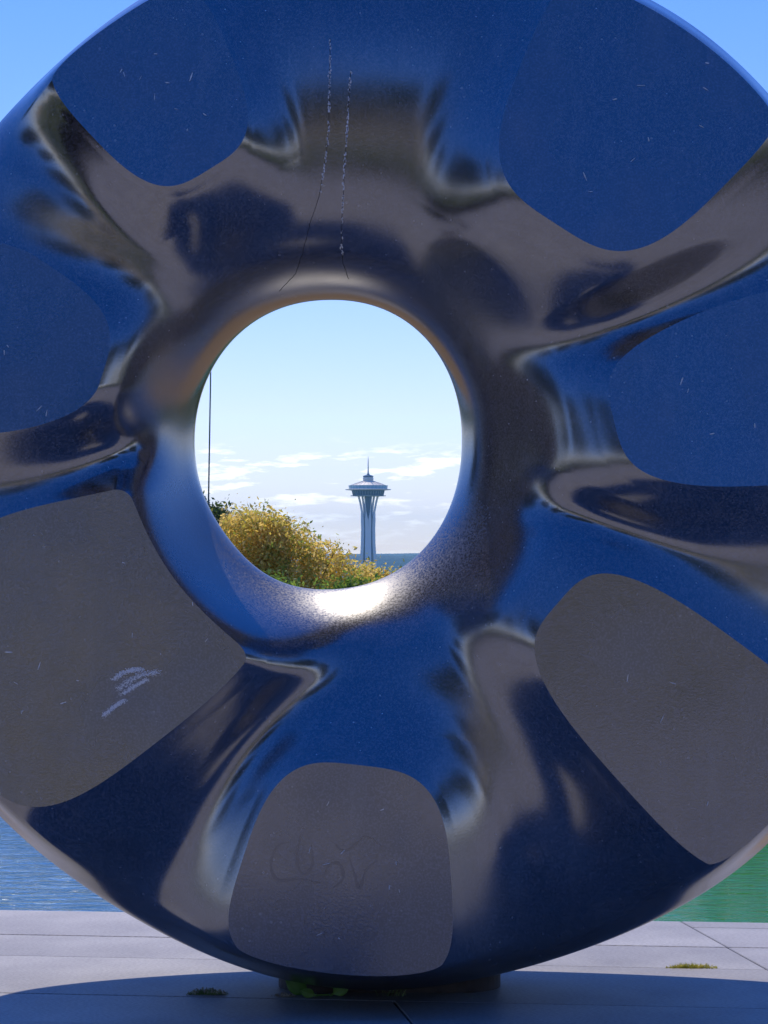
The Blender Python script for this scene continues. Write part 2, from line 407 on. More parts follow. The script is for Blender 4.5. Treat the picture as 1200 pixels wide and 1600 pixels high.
def stone(name, rough, grain):
    m = mat(name, (.012, .014, .03), rough, IOR=3.05)
    n, l, b = nodes(m)
    t = n.new('ShaderNodeTexCoord')
    # base colour: near-black granite with fine blue-grey crystals and some dust streaks
    c1 = n.new('ShaderNodeTexNoise'); c1.inputs['Scale'].default_value = 190; c1.inputs['Detail'].default_value = 2
    l.new(t.outputs['Object'], c1.inputs['Vector'])
    ra = n.new('ShaderNodeValToRGB'); ra.color_ramp.elements[0].position = .42; ra.color_ramp.elements[1].position = .70
    ra.color_ramp.elements[0].color = (.004, .004, .010, 1); ra.color_ramp.elements[1].color = (.085, .085, .12, 1)
    l.new(c1.outputs['Fac'], ra.inputs['Fac'])
    mp = n.new('ShaderNodeMapping'); mp.inputs['Scale'].default_value = (9, 9, 1.1); l.new(t.outputs['Object'], mp.inputs[0])
    c2 = n.new('ShaderNodeTexNoise'); c2.inputs['Scale'].default_value = 2.4; c2.inputs['Detail'].default_value = 6; c2.inputs['Roughness'].default_value = .62
    l.new(mp.outputs[0], c2.inputs['Vector'])
    rb = n.new('ShaderNodeValToRGB'); rb.color_ramp.elements[0].position = .52; rb.color_ramp.elements[1].position = .85
    rb.color_ramp.elements[0].color = (0, 0, 0, 1); rb.color_ramp.elements[1].color = (1, 1, 1, 1)
    l.new(c2.outputs['Fac'], rb.inputs['Fac'])
    # pale pits and specks
    vo = n.new('ShaderNodeTexVoronoi'); vo.inputs['Scale'].default_value = 34; vo.inputs['Randomness'].default_value = 1
    l.new(t.outputs['Object'], vo.inputs['Vector'])
    c3 = n.new('ShaderNodeTexNoise'); c3.inputs['Scale'].default_value = 5; c3.inputs['Detail'].default_value = 3; l.new(t.outputs['Object'], c3.inputs['Vector'])
    th_ = n.new('ShaderNodeMapRange'); th_.inputs['From Min'].default_value = .42; th_.inputs['From Max'].default_value = .8
    th_.inputs['To Min'].default_value = .04; th_.inputs['To Max'].default_value = .15; l.new(c3.outputs['Fac'], th_.inputs['Value'])
    lt = n.new('ShaderNodeMath'); lt.operation = 'LESS_THAN'; l.new(vo.outputs['Distance'], lt.inputs[0]); l.new(th_.outputs[0], lt.inputs[1])
    m1 = n.new('ShaderNodeMixRGB'); sc1 = n.new('ShaderNodeMath'); sc1.operation = 'MULTIPLY'; sc1.inputs[1].default_value = .4
    l.new(rb.outputs[0], sc1.inputs[0]); l.new(sc1.outputs[0], m1.inputs['Fac']); l.new(ra.outputs[0], m1.inputs['Color1']); m1.inputs['Color2'].default_value = (.14, .14, .15, 1)
    m2 = n.new('ShaderNodeMixRGB'); sc2 = n.new('ShaderNodeMath'); sc2.operation = 'MULTIPLY'; sc2.inputs[1].default_value = .55
    l.new(lt.outputs[0], sc2.inputs[0]); l.new(sc2.outputs[0], m2.inputs['Fac']); l.new(m1.outputs[0], m2.inputs['Color1']); m2.inputs['Color2'].default_value = (.3, .3, .32, 1)
    l.new(m2.outputs[0], b.inputs['Base Color'])
    # uneven polish
    c4 = n.new('ShaderNodeTexNoise'); c4.inputs['Scale'].default_value = 3.2; c4.inputs['Detail'].default_value = 5; l.new(t.outputs['Object'], c4.inputs['Vector'])
    rr = n.new('ShaderNodeMapRange'); rr.inputs['From Min'].default_value = .3; rr.inputs['From Max'].default_value = .7
    rr.inputs['To Min'].default_value = rough * .7; rr.inputs['To Max'].default_value = rough * 1.5; l.new(c4.outputs['Fac'], rr.inputs['Value'])
    # satin lip round the hole
    sb = n.new('ShaderNodeVectorMath'); sb.operation = 'MULTIPLY_ADD'; sb.inputs[1].default_value = (1, 0, 1); sb.inputs[2].default_value = (-CH[0], 0, -CH[1])
    l.new(t.outputs['Object'], sb.inputs[0])
    ln = n.new('ShaderNodeVectorMath'); ln.operation = 'LENGTH'; l.new(sb.outputs[0], ln.inputs[0])
    lm = n.new('ShaderNodeMapRange'); lm.inputs['From Min'].default_value = .40; lm.inputs['From Max'].default_value = .50
    lm.inputs['To Min'].default_value = .21; lm.inputs['To Max'].default_value = 0; l.new(ln.outputs['Value'], lm.inputs['Value'])
    sz = n.new('ShaderNodeSeparateXYZ'); l.new(sb.outputs[0], sz.inputs[0])
    lz = n.new('ShaderNodeMapRange'); lz.inputs['From Min'].default_value = -.05; lz.inputs['From Max'].default_value = -.25; l.new(sz.outputs['Z'], lz.inputs['Value'])
    lq = n.new('ShaderNodeMath'); lq.operation = 'MULTIPLY'; l.new(lm.outputs[0], lq.inputs[0]); l.new(lz.outputs[0], lq.inputs[1])
    lg = n.new('ShaderNodeMapRange'); lg.inputs['From Min'].default_value = .35; lg.inputs['From Max'].default_value = .65; lg.inputs['To Min'].default_value = .4; lg.inputs['To Max'].default_value = 1.7
    l.new(c1.outputs['Fac'], lg.inputs['Value']); lk = n.new('ShaderNodeMath'); lk.operation = 'MULTIPLY'; l.new(lq.outputs[0], lk.inputs[0]); l.new(lg.outputs[0], lk.inputs[1])
    ad = n.new('ShaderNodeMath'); ad.operation = 'ADD'; l.new(rr.outputs[0], ad.inputs[0]); l.new(lk.outputs[0], ad.inputs[1])
    l.new(ad.outputs[0], b.inputs['Roughness'])
    bp = n.new('ShaderNodeBump'); bp.inputs['Strength'].default_value = 1; bp.inputs['Distance'].default_value = grain
    l.new(c1.outputs['Fac'], bp.inputs['Height']); l.new(bp.outputs[0], b.inputs['Normal'])
    return m
m_polish = stone('polished_black_granite', .18, .00009)
m_hone = stone('honed_black_granite', .24, .00022)
ring = empty('carved_ring', (0, 0, 0), 'huge upright ring of polished black granite with a round hole, standing on the paving', 'sculpture')
body = link('ring_body', np_mesh('ring_body', BV, BT, True), m_polish, ring)
for lobe, FV, FT in facet_meshes:
    link('flat_face', np_mesh('flat_face', FV, FT), m_hone, ring)
bvh = BVHTree.FromPolygons([tuple(v) for v in BV.tolist()], BT.tolist()) 
def px_ray(px, py):
    return Vector(((px - 600) / FPX, 1, (858 - py) / FPX)).normalized()
camp = Vector((0, -7, CAM_Z))
def on_stone(px, py):
    h = bvh.ray_cast(camp, px_ray(px, py)); return h
def on_ground(px, py):
    d = CAM_Z * FPX / (py - 858); return Vector(((px - 600) / FPX * d, d - 7, 0))

# low plinth under the ring
m_plinth = vary(mat('plinth_stone', (.05, .045, .045), .8), 14, (.03, .026, .025), (.075, .065, .06), bump=.003, bscale=60)
def rounded_slab(hx, hy, r, z0, z1, n=8):
    pts = []
    for cx, cy, a0 in ((hx - r, hy - r, 0), (-hx + r, hy - r, 90), (-hx + r, -hy + r, 180), (hx - r, -hy + r, 270)):
        for i in range(n + 1):
            a = R(a0 + 90 * i / n); pts.append((cx + r * math.cos(a), cy + r * math.sin(a)))
    m_ = len(pts)
    V = [(x, y, z0) for x, y in pts] + [(x, y, z1) for x, y in pts]
    F = [(i, (i + 1) % m_, m_ + (i + 1) % m_, m_ + i) for i in range(m_)] + [tuple(range(m_))[::-1], tuple(range(m_, 2 * m_))]
    return V, F
V_, F_ = rounded_slab(.30, .17, .12, .0, .05)
pln = link('plinth', np_mesh('plinth', V_, F_), m_plinth, ring, (.015, .25, 0))

# hairline cracks above the hole, with white mineral crust
m_crack = mat('crack_dark', (.008, .007, .008), .8)
m_crust = vary(mat('mineral_crust', (.7, .7, .7), .9), 40, (.6, .6, .6), (.85, .85, .85))
def densify(pts, step=3):
    out = []
    for (x0, y0), (x1, y1) in zip(pts[:-1], pts[1:]):
        m_ = max(1, int(math.hypot(x1 - x0, y1 - y0) / step))
        for i in range(m_): out.append((x0 + (x1 - x0) * i / m_, y0 + (y1 - y0) * i / m_))
    return out + [pts[-1]]
for pts, crust in (([(516, 60), (514, 200), (508, 255), (499, 305), (484, 350), (473, 395), (462, 428), (436, 455)], (60, 300)),
                   ([(548, 110), (543, 190), (537, 285), (533, 380), (536, 412), (545, 436)], (112, 400))):
    C3 = []; fl = MB()
    for (px, py) in densify(pts):
        jx = rng.uniform(-.6, .6); h = on_stone(px + jx, py)
        if h[0] is None: continue
        C3.append(h[0] + h[1] * .0002 * (1 if h[1].y < 0 else -1))
        if crust[0] < py < crust[1] and rng.random() < .72:
            for _ in range(2):
                h2 = on_stone(px + rng.normal(0, .8), py + rng.uniform(-2, 2))
                if h2[0] is None: continue
                s_ = rng.uniform(.0008, .0026); nrm = h2[1] if h2[1].y < 0 else -h2[1]
                q0 = h2[0]; u_ = nrm.cross(Vector((0, 0, 1))).normalized(); v_ = nrm.cross(u_).normalized()
                b_ = len(fl.v)
                for k_ in range(5):
                    a_ = k_ * 2 * math.pi / 5 + rng.uniform(0, .8)
                    fl.v.append(tuple(q0 + (u_ * math.cos(a_) + v_ * math.sin(a_) * 1.9) * s_ * rng.uniform(.7, 1.2)))
                fl.v.append(tuple(q0 + nrm * .0016))
                fl.f += [(b_ + k_, b_ + (k_ + 1) % 5, b_ + 5) for k_ in range(5)]
    MB().tube(C3, .0007, 5).build('crack', m_crack, ring)
    tag(fl.build('mineral_crust', m_crust, ring), kind='stuff')

# scuffs and wiped marks lying on the flat faces
def on_face(i, px, py, off=.0012):
    r = px_ray(px, py); lobe = LOBES[i]; a, rr, hl, hw, tx, tz_, d = lobe
    f = lambda t_: (camp + r * t_).y - float(plane_y(lobe, (camp + r * t_).x, (camp + r * t_).z))
    t0, t1 = 4.0, 9.0
    for _ in range(40):
        tm = (t0 + t1) / 2
        if f(tm) < 0: t0 = tm
        else: t1 = tm
    nrm = Vector((tx, -1, tz_)).normalized()
    return camp + r * t0 + nrm * off, nrm
def stroke(mb, i, pts, wpx, ragged=.3, off=.0012):
    L_ = densify(pts, 3); b_ = len(mb.v); M = len(L_)
    for k_, (px, py) in enumerate(L_):
        qx, qy = L_[min(k_ + 1, M - 1)]; ox_, oy_ = L_[max(k_ - 1, 0)]
        dx, dy = qx - ox_, qy - oy_; ll = math.hypot(dx, dy) + 1e-6
        w_ = wpx * (.25 + math.sin(math.pi * (k_ + .5) / M)) * rng.uniform(1 - ragged, 1 + ragged) / 2
        for sg in (-1, 1):
            p_, _n = on_face(i, px - dy / ll * w_ * sg, py + dx / ll * w_ * sg, off); mb.v.append(tuple(p_))
    for k_ in range(M - 1): mb.f.append((b_ + 2 * k_, b_ + 2 * k_ + 1, b_ + 2 * k_ + 3, b_ + 2 * k_ + 2))
m_scuff = mat('chalk_scuff', (.8, .78, .74), .8)
m_smear = mat('wiped_smear', (.014, .014, .03), .23, IOR=2.75)
def flakes(mb, i, pts, wpx, n_, s0, s1):
    L_ = densify(pts, 2)
    for _ in range(n_):
        px, py = L_[int(rng.integers(0, len(L_)))]
        c, nrm = on_face(i, px + rng.normal(0, wpx), py + rng.normal(0, wpx * .6), .0006)
        u_ = nrm.cross(Vector((0, 0, 1))).normalized(); v_ = nrm.cross(u_); s_ = rng.uniform(s0, s1); b_ = len(mb.v)
        for k_ in range(4):
            a_ = k_ * math.pi / 2 + rng.uniform(0, 1); mb.v.append(tuple(c + (u_ * math.cos(a_) * 1.5 + v_ * math.sin(a_)) * s_))
        mb.v.append(tuple(c + nrm * .0004)); mb.f += [(b_ + k_, b_ + (k_ + 1) % 4, b_ + 4) for k_ in range(4)]
sf = MB()
for pts, wd in (([(178, 1062), (190, 1052), (205, 1047), (222, 1046)], 2), ([(186, 1076), (202, 1064), (222, 1054), (246, 1050)], 2.4), ([(192, 1084), (210, 1072), (230, 1062)], 1.6), ([(162, 1118), (176, 1106), (194, 1094)], 1.6)):
    flakes(sf, 4, pts, wd * 1.5, 520, .0005, .0013)
tag(sf.build('chalk_scuff', m_scuff, ring), kind='stuff')
sm_ = MB()
def curve(pts, n_=7):
    P_ = [Vector((*p_, 0)) for p_ in pts]; P_ = [P_[0] * 2 - P_[1]] + P_ + [P_[-1] * 2 - P_[-2]]; out = []
    for i in range(1, len(P_) - 2):
        for k_ in range(n_):
            u = k_ / n_; a0, a1, a2, a3 = P_[i - 1:i + 3]
            q_ = .5 * (2 * a1 + (a2 - a0) * u + (2 * a0 - 5 * a1 + 4 * a2 - a3) * u * u + (3 * a1 - a0 - 3 * a2 + a3) * u ** 3)
            out.append((q_.x, q_.y))
    return out + [tuple(pts[-1])]
for pts in ([(452, 1316), (434, 1322), (424, 1345), (426, 1366), (440, 1376), (470, 1374), (500, 1380)], [(468, 1308), (464, 1340), (472, 1366), (488, 1352), (486, 1318)],
            [(505, 1372), (514, 1352), (530, 1350), (536, 1372), (520, 1388)], [(546, 1340), (554, 1366), (562, 1388), (572, 1360), (590, 1344)], [(520, 1316), (540, 1330), (572, 1308), (596, 1322)]):
    for w_, o_ in ((3.6, 0),):
        stroke(sm_, 3, curve([(a_ + o_, b_ - o_ * .9) for a_, b_ in pts]), w_, .5, 1e-3 + o_ * 2e-5)
tag(sm_.build('wiped_smear', m_smear, ring), kind='stuff')
sm2 = MB()
for _ in range(60):                      # short hairline scratches spread over the faces
    i = int(rng.integers(0, 7)); a, rr, hl, hw, tx, tz_, d = LOBES[i]; a = R(a)
    dr_, dt_ = rng.uniform(-.6, .6) * hl, rng.uniform(-.5, .5) * hw
    x_ = CO[0] + (rr + dr_) * math.cos(a) - dt_ * math.sin(a); z_ = CO[1] + (rr + dr_) * math.sin(a) + dt_ * math.cos(a)
    y_ = float(plane_y(LOBES[i], x_, z_)); px = 600 + x_ / (y_ + 7) * FPX; py = 858 - (z_ - CAM_Z) / (y_ + 7) * FPX
    an = rng.uniform(0, math.pi); ln_ = rng.uniform(3, 14)
    stroke(sm2, i, [(px, py), (px + ln_ * math.cos(an), py + ln_ * math.sin(an))], rng.uniform(.5, 1.4), .4)
tag(sm2.build('scratches', m_scuff, ring), kind='stuff')

# ------------------------------------------------------------------ plants in the joints
m_leaf = vary(mat('broad_leaf', (.06, .14, .03), .5, **{'Transmission Weight': 0}), 20, (.07, .20, .03), (.14, .30, .06))
m_sprig = vary(mat('green_sprigs', (.07, .12, .03), .7), 60, (.08, .18, .04), (.26, .36, .12))
m_yel = vary(mat('yellow_grass', (.4, .38, .06), .8), 60, (.45, .45, .05), (.75, .66, .12))
m_dry = vary(mat('dry_seed', (.4, .36, .26), .9), 60, (.28, .24, .17), (.55, .5, .38))
def broad_leaf(base, tip, width, bend, lift):
    """one oval leaf with a mid rib fold; base->tip in world coords"""
    B_, T_ = Vector(base), Vector(tip); ax = T_ - B_; side = ax.cross(Vector((0, 1, 0))).normalized()
    V, Fc = [], []; M = 10
    for i in range(M + 1):
        s = i / M; wd = width * (math.sin(math.pi * min(1, max(.0, (s - .22) / .78)) ** .8) if s > .22 else 0) + .0025
        c = B_ + ax * s + Vector((0, -bend * math.sin(math.pi * s), lift * s * (1 - s)))
        for k_, off in enumerate((-1, -.5, 0, .5, 1)):
            V.append(tuple(c + side * wd * off * (1 + .05 * math.sin(9 * s)) + Vector((0, -.006 * abs(off) , 0))))
    for i in range(M):
        for k_ in range(4): Fc.append((i*5+k_, i*5+k_+1, i*5+k_+6, i*5+k_+5))
    return V, Fc
lp = empty('broad_leaf_weed', on_ground(487, 1556), 'broad-leaved weed with two big green leaves growing at the foot of the plinth', 'weed')
o0 = lp.location
for (bx, by), (tx, ty), wd, dy in (((487, 1556), (447, 1528), .0215, -.01), ((515, 1556), (546, 1536), .016, -.012), ((497, 1556), (470, 1546), .011, -.02)):
    g0 = on_ground(bx, 1556) - o0
    d_ = on_ground(bx, 1556).y + 7
    def P3(px, py): return Vector(((px - 600) / FPX * d_, d_ - 7, CAM_Z + (858 - py) / FPX * d_)) - o0
    V, Fc = broad_leaf(P3(bx, by), P3(tx, ty) + Vector((0, dy, 0)), wd, .012, .01)
    me = np_mesh('leaf', V, Fc, True); o = link('leaf', me, m_leaf, lp)
    sm = o.modifiers.new('thickness', 'SOLIDIFY'); sm.thickness = .0006
MB().tube([(0, 0, -.01), (.01, -.001, .002), (.047, 0, .003)], .0025, 6).build('stem', m_leaf, lp)
def tuft(name, px0, px1, py, n_, h0, h1, m, label, cat, spread=.01, wdt=.0012, heads=None):
    a, b_ = on_ground(px0, py), on_ground(px1, py)
    c = (a + b_) / 2; mb = MB(); hb = MB()
    for i in range(n_):
        s = rng.beta(1.5, 1.5); env = math.sin(math.pi * (.08 + .84 * s)) ** .6
        q0 = a.lerp(b_, s) + Vector((0, rng.normal(0, spread), 0)) - c
        q0.z = -.004
        h = rng.uniform(h0, h1) * env; lean = Vector((rng.normal(0, .5), rng.normal(0, .5), 1)).normalized()
        p1 = q0 + lean * h * .6; p2 = p1 + (lean + Vector((rng.normal(0, .5), rng.normal(0, .4), -.1))).normalized() * h * .45
        mb.tube([q0, p1, p2], [wdt, wdt * .8, wdt * .2], 3)
        if heads and rng.random() < .5:
            r_ = rng.uniform(.0012, .0026)
            hb.tube([p2 - Vector((0, 0, r_)), p2, p2 + Vector((0, 0, r_))], [r_ * .4, r_, r_ * .4], 5)
    o = empty(name, c, label, cat)
    mb.build('blades', m, o)
    if heads: hb.build('seed_heads', heads, o)
    return o
tuft('moss_tuft', 291, 357, 1553, 420, .006, .021, m_sprig, 'low tuft of green moss in the paving joint left of the plinth', 'moss', .006, .0011, m_dry)
tuft('dried_weed', 425, 462, 1556, 150, .004, .013, m_dry, 'small bleached dried weed beside the broad-leaved weed', 'weed', .006, .0012, m_dry)
tuft('grass_tuft', 590, 640, 1556, 16, .02, .05, m_sprig, 'few thin grass blades in front of the middle of the plinth', 'grass tuft', .003, .0008)
tuft('yellow_grass', 1040, 1122, 1512, 420, .008, .022, m_yel, 'row of yellow grass in the sunlit joint on the right', 'grass', .004, .0012)
tuft('tiny_sprig', 722, 760, 1557, 34, .003, .008, m_sprig, 'tiny flat green sprig at the right end of the plinth', 'weed', .003, .001)

# ------------------------------------------------------------------ trees
def leaf_mat(name, cols, trans=.35):
    m = bpy.data.materials.new(name); m.use_nodes = True
    n, l = m.node_tree.nodes, m.node_tree.links; b = n['Principled BSDF']
    at = n.new('ShaderNodeAttribute'); at.attribute_name = 'tone'
    r = n.new('ShaderNodeValToRGB'); el = r.color_ramp.elements
    el[0].color = (*cols[0], 1); el[1].color = (*cols[-1], 1)
    for i, c in enumerate(cols[1:-1]): k_ = el.new((i + 1) / (len(cols) - 1)); k_.color = (*c, 1)
    l.new(at.outputs['Fac'], r.inputs['Fac']); l.new(r.outputs[0], b.inputs['Base Color']); b.inputs['Roughness'].default_value = .6
    tr = n.new('ShaderNodeBsdfTranslucent'); l.new(r.outputs[0], tr.inputs['Color'])
    ms = n.new('ShaderNodeMixShader'); ms.inputs['Fac'].default_value = trans
    l.new(b.outputs[0], ms.inputs[1]); l.new(tr.outputs[0], ms.inputs[2]); l.new(ms.outputs[0], n['Material Output'].inputs['Surface'])
    return m
def foliage(name, blobs, n_, size, seed, droop=0, shell=.55, clump=26):
    """leaf quads gathered into clumps in the outer part of each blob (cx,cy,cz,rx,ry,rz)"""
    r = np.random.default_rng(seed)
    vol = np.array([b[3] * b[5] for b in blobs]); vol = vol / vol.sum()
    nc = n_ // clump; bi = r.choice(len(blobs), nc, p=vol); Bq = np.array(blobs)[bi]
    d = r.normal(size=(nc, 3)); d /= np.linalg.norm(d, axis=1)[:, None]
    rad = r.uniform(shell, 1.0, nc) ** .8
    cc = Bq[:, :3] + d * Bq[:, 3:6] * rad[:, None]
    tone_c = np.clip(r.normal(.5, .24, nc), 0, 1)
    cs = size * r.uniform(1.2, 3.0, nc)
    ci = np.repeat(np.arange(nc), clump)
    o = r.normal(size=(len(ci), 3)) * cs[ci][:, None] * np.array([1, 1, 1.2])
    c = cc[ci] + o
    u = r.normal(size=(len(ci), 3)); u[:, 2] -= droop; u /= np.linalg.norm(u, axis=1)[:, None]
    v = np.cross(u, r.normal(size=(len(ci), 3))); v /= np.linalg.norm(v, axis=1)[:, None]
    s = size * r.uniform(.4, 1.6, len(ci))[:, None]
    V = np.stack([c - u * s, c + v * s * .42, c + u * s, c - v * s * .42], 1).reshape(-1, 3)
    F = np.arange(len(V)).reshape(-1, 4)
    me = np_mesh(name, V, F)
    at = me.attributes.new('tone', 'FLOAT', 'FACE')
    at.data.foreach_set('value', np.clip(tone_c[ci] + r.normal(0, .13, len(ci)), 0, 1).astype(np.float32))
    return me
m_bark = vary(mat('bark', (.09, .07, .05), .9), 8, (.05, .04, .03), (.13, .1, .08), stretch=(1, 1, .2), bump=.02)
def limbs(base, blobs, r0, seed):
    r = random.Random(seed); mb = MB(); b0 = Vector(base)
    top = Vector((sum(b[0] for b in blobs) / len(blobs), sum(b[1] for b in blobs) / len(blobs), max(b[2] for b in blobs)))
    fork = b0.lerp(top, .45)
    mb.tube([b0, b0.lerp(fork, .5) + Vector((.1, .05, 0)), fork, fork.lerp(top, .9)], [r0, r0 * .8, r0 * .6, r0 * .12], 8)
    for b in blobs:
        c = Vector(b[:3])
        for k_ in range(3):
            e_ = c + Vector((r.uniform(-.8, .8) * b[3], r.uniform(-.8, .8) * b[4], r.uniform(-.2, .9) * b[5]))
            s_ = b0.lerp(top, r.uniform(.3, .55))
            mb.tube([s_, s_.lerp(e_, .5) + Vector((0, 0, .1 * b[5])), e_], [r0 * .35, r0 * .2, r0 * .04], 5)
    return mb
def tree(name, base, blobs, n_, size, m, label, cat, seed, r0=.25, group=None, droop=0, shell=.55, clump=26):
    o = empty(name, base, label, cat, group); bb = [(b[0] - base[0], b[1] - base[1], b[2] - base[2], *b[3:]) for b in blobs]
    limbs((0, 0, -.2), bb, r0, seed).build('trunk', m_bark, o)
    link('crown', foliage('crown', bb, n_, size, seed, droop, shell, clump), m, o)
    return o
def blob_px(px, py, wpx, hpx, d, depth=None):
    s = d / FPX
    return ((px - 600) * s, d - 7, CAM_Z + (858 - py) * s, wpx * s, (depth or wpx) * s, hpx * s)
m_gold = leaf_mat('golden_leaves', [(.28, .36, .05), (.66, .56, .09), (.92, .66, .16), (.95, .74, .26)], .62)
m_green = leaf_mat('green_leaves', [(.03, .06, .015), (.07, .12, .02), (.14, .20, .04)], .35)
m_lime = leaf_mat('lime_leaves', [(.08, .14, .02), (.20, .32, .04), (.36, .48, .07)], .55)
D1 = 95
gb = [blob_px(375, 862, 52, 66, D1), blob_px(405, 872, 58, 82, D1 + 1), blob_px(450, 890, 58, 82, D1), blob_px(500, 912, 56, 72, D1 + 1), blob_px(425, 850, 34, 46, D1),
      blob_px(345, 900, 45, 55, D1 + 1), blob_px(440, 960, 100, 70, D1 + 2), blob_px(552, 930, 46, 50, D1 + 2), blob_px(590, 950, 34, 40, D1 + 2)]
gz = float(ground_z(np.float64(-4), np.float64(D1 - 6)))
tree('golden_tree', (-3.6, D1 - 6.5, gz), gb, 46000, .075, m_gold, 'broad tree with golden yellow leaves, filling the lower left of the hole', 'tree', 11, .3, clump=16, shell=.5)
d2 = 118
tree('green_tree', (-8.2, d2 - 7, float(ground_z(np.float64(-8), np.float64(d2 - 7)))), [blob_px(318, 852, 34, 64, d2), blob_px(338, 822, 22, 34, d2), blob_px(345, 850, 24, 34, d2), blob_px(300, 830, 30, 40, d2)], 13000, .10, m_green,
     'green tree just left of the golden tree, at the foot of the thin pole', 'tree', 12, .25, clump=18)
d3 = 84
tree('lime_shrub', ((565 - 600) / FPX * d3, d3 - 7, float(ground_z(np.float64(-1), np.float64(d3 - 7)))), [blob_px(556, 938, 34, 30, d3), blob_px(520, 948, 40, 32, d3), blob_px(590, 940, 26, 28, d3), blob_px(430, 940, 50, 32, d3)],
     13000, .07, m_lime, 'bright lime green shrub below the golden tree at the bottom of the hole', 'shrub', 13, .12)
d4 = 130
tree('olive_shrub', ((625 - 600) / FPX * d4, d4 - 7, float(ground_z(np.float64(1), np.float64(d4 - 7)))), [blob_px(612, 922, 30, 22, d4), blob_px(655, 936, 40, 22, d4), blob_px(575, 918, 22, 34, d4)],
     9000, .10, m_gold, 'dark olive tree top below the blue hills, right of the tower', 'tree', 14, .2)
# tall trees along the right shore: they stand behind the ring and show mirrored in the green water
proto = None
treeG = 'trees on the right shore mirrored in the water'
for i, (tx, ty, s_) in enumerate(((10.5, 79, .9), (16, 74, 1.0), (24, 78, 1.05), (14.5, 87, .95), (31, 72, .9))):
    gz = float(ground_z(np.float64(tx), np.float64(ty)))
    if proto is None:
        bl = [(tx, ty, gz + 6, 3.0, 3, 3.4), (tx + .6, ty, gz + 9, 2.3, 2.3, 2.6), (tx - 1.2, ty, gz + 4, 2.4, 2.4, 2.6), (tx + 1.5, ty, gz + 3.6, 2.6, 2.4, 2.6)]
        proto = tree('shore_tree', (tx, ty, gz), bl, 9000, .2, m_lime, 'x', 'tree', 21, .25, treeG)
        o = proto
    else:
        o = proto.copy(); COL.objects.link(o); o.location = (tx, ty, gz)
        for ch in proto.children:
            c = ch.copy(); COL.objects.link(c); c.parent = o
    o.scale = (s_,) * 3; o.rotation_euler = (0, 0, i * 1.3)
    o['label'] = 'leafy green tree on the right shore, its reflection colouring the water green'

# thin pole at the left side of the hole
dp = 76
pm = mat('green_paint', (.02, .06, .04), .4)
b0, b1 = Vector(((316 - 600) / FPX * dp, dp - 7, float(ground_z(np.float64(-5), np.float64(dp - 7))) - .2)), Vector(((331 - 600) / FPX * dp, dp - 7, CAM_Z + (858 - 470) / FPX * dp))
po = empty('flagpole', (b0.x, b0.y, b0.z), 'thin dark green pole rising at the left side of the hole', 'pole')
MB().tube([(0, 0, 0), (b1 - b0) * .5, b1 - b0], [.032, .026, .018], 8).build('shaft', pm, po, True)
MB().lathe([(.10, 0), (.10, .12), (.05, .2), (.04, .3)], 12).build('base_collar', pm, po)
o = MB().lathe([(.01, 0), (.035, .02), (.045, .05), (.03, .085), (.008, .1)], 10).build('finial', pm, po); o.location = b1 - b0

# ------------------------------------------------------------------ observation tower
DT = 2820.0; S = DT / FPX
TX = (575.3 - 600) * S
def tz(py): return CAM_Z + (858 - py) * S
TB = -87.0
tower = empty('observation_tower', (TX, DT - 7, TB), 'tall white observation tower with saucer top and spire on three curved legs', 'tower')
m_tw = mat('tower_white', (.78, .77, .76), .5); m_tg = mat('tower_grey_steel', (.35, .38, .42), .5); m_td = mat('tower_dark_glass', (.02, .05, .10), .25)
m_core = mat('tower_core_blue', (.02, .055, .13), .5)
m_cream = mat('tower_roof_cream', (.72, .66, .56), .5)
def H(py): return tz(py) - TB
def lt(name, prof, m, n=48, smooth=False): return MB().lathe(prof, n).build(name, m, tower, smooth)
lt('spire', [(.9, H(741)), (.6, H(732)), (.45, H(722)), (.15, H(713))], m_tg, 8)
lt('beacon_cap', [(2, H(745.5)), (5.6, H(745.3)), (5.6, H(743.6)), (1.5, H(741.5)), (1, H(740))], m_td, 32)
lt('beacon_cabin', [(5.0, H(753.5)), (5.4, H(751)), (5.7, H(748)), (5.2, H(745.6))], m_cream, 32)
rf = lt('roof', [(19.0, H(760.0)), (18.8, H(758.6)), (13.0, H(755.2)), (7.5, H(752.8)), (5.6, H(751.5))], m_cream)
for i in range(24):                       # roof ribs
    a = i * math.pi / 12
    MB().tube([(18.9 * math.cos(a), 18.9 * math.sin(a), H(758.4)), (13 * math.cos(a), 13 * math.sin(a), H(755.0)), (6 * math.cos(a), 6 * math.sin(a), H(751.6))], .16, 4).build('roof_rib', m_tg, rf)
lt('observation_deck', [(17.5, H(764.3)), (17.5, H(759.8))], m_td)
rail = lt('deck_rail', [(20.2, H(763.8)), (20.4, H(760.2)), (20.7, H(758.6)), (20.6, H(758.6)), (20.2, H(760.4)), (19.9, H(763.8))], mat('deck_glass', (.25, .45, .50), .1))
for i in range(30):
    a = i * math.pi / 15
    MB().tube([(20.3 * math.cos(a), 20.3 * math.sin(a), H(764)), (20.9 * math.cos(a), 20.9 * math.sin(a), H(758.2))], .16, 4).build('rail_post', m_tw, rail)
halo = lt('halo_ring', [(19, H(766.2)), (24.2, H(765.4)), (24.5, H(764.9)), (24.2, H(764.4)), (19, H(763.9)), ], m_tw)
lt('restaurant', [(12, H(774.5)), (16.2, H(774.0)), (16.9, H(769.5)), (17.2, H(766.4)), (17, H(766.2))], m_td)
mul_ = MB()
for i in range(36):
    a = i * math.pi / 18
    MB().tube([(16.4 * math.cos(a), 16.4 * math.sin(a), H(773.6)), (17.35 * math.cos(a), 17.35 * math.sin(a), H(766.6))], .18, 4).build('window_mullion', m_tg, tower)
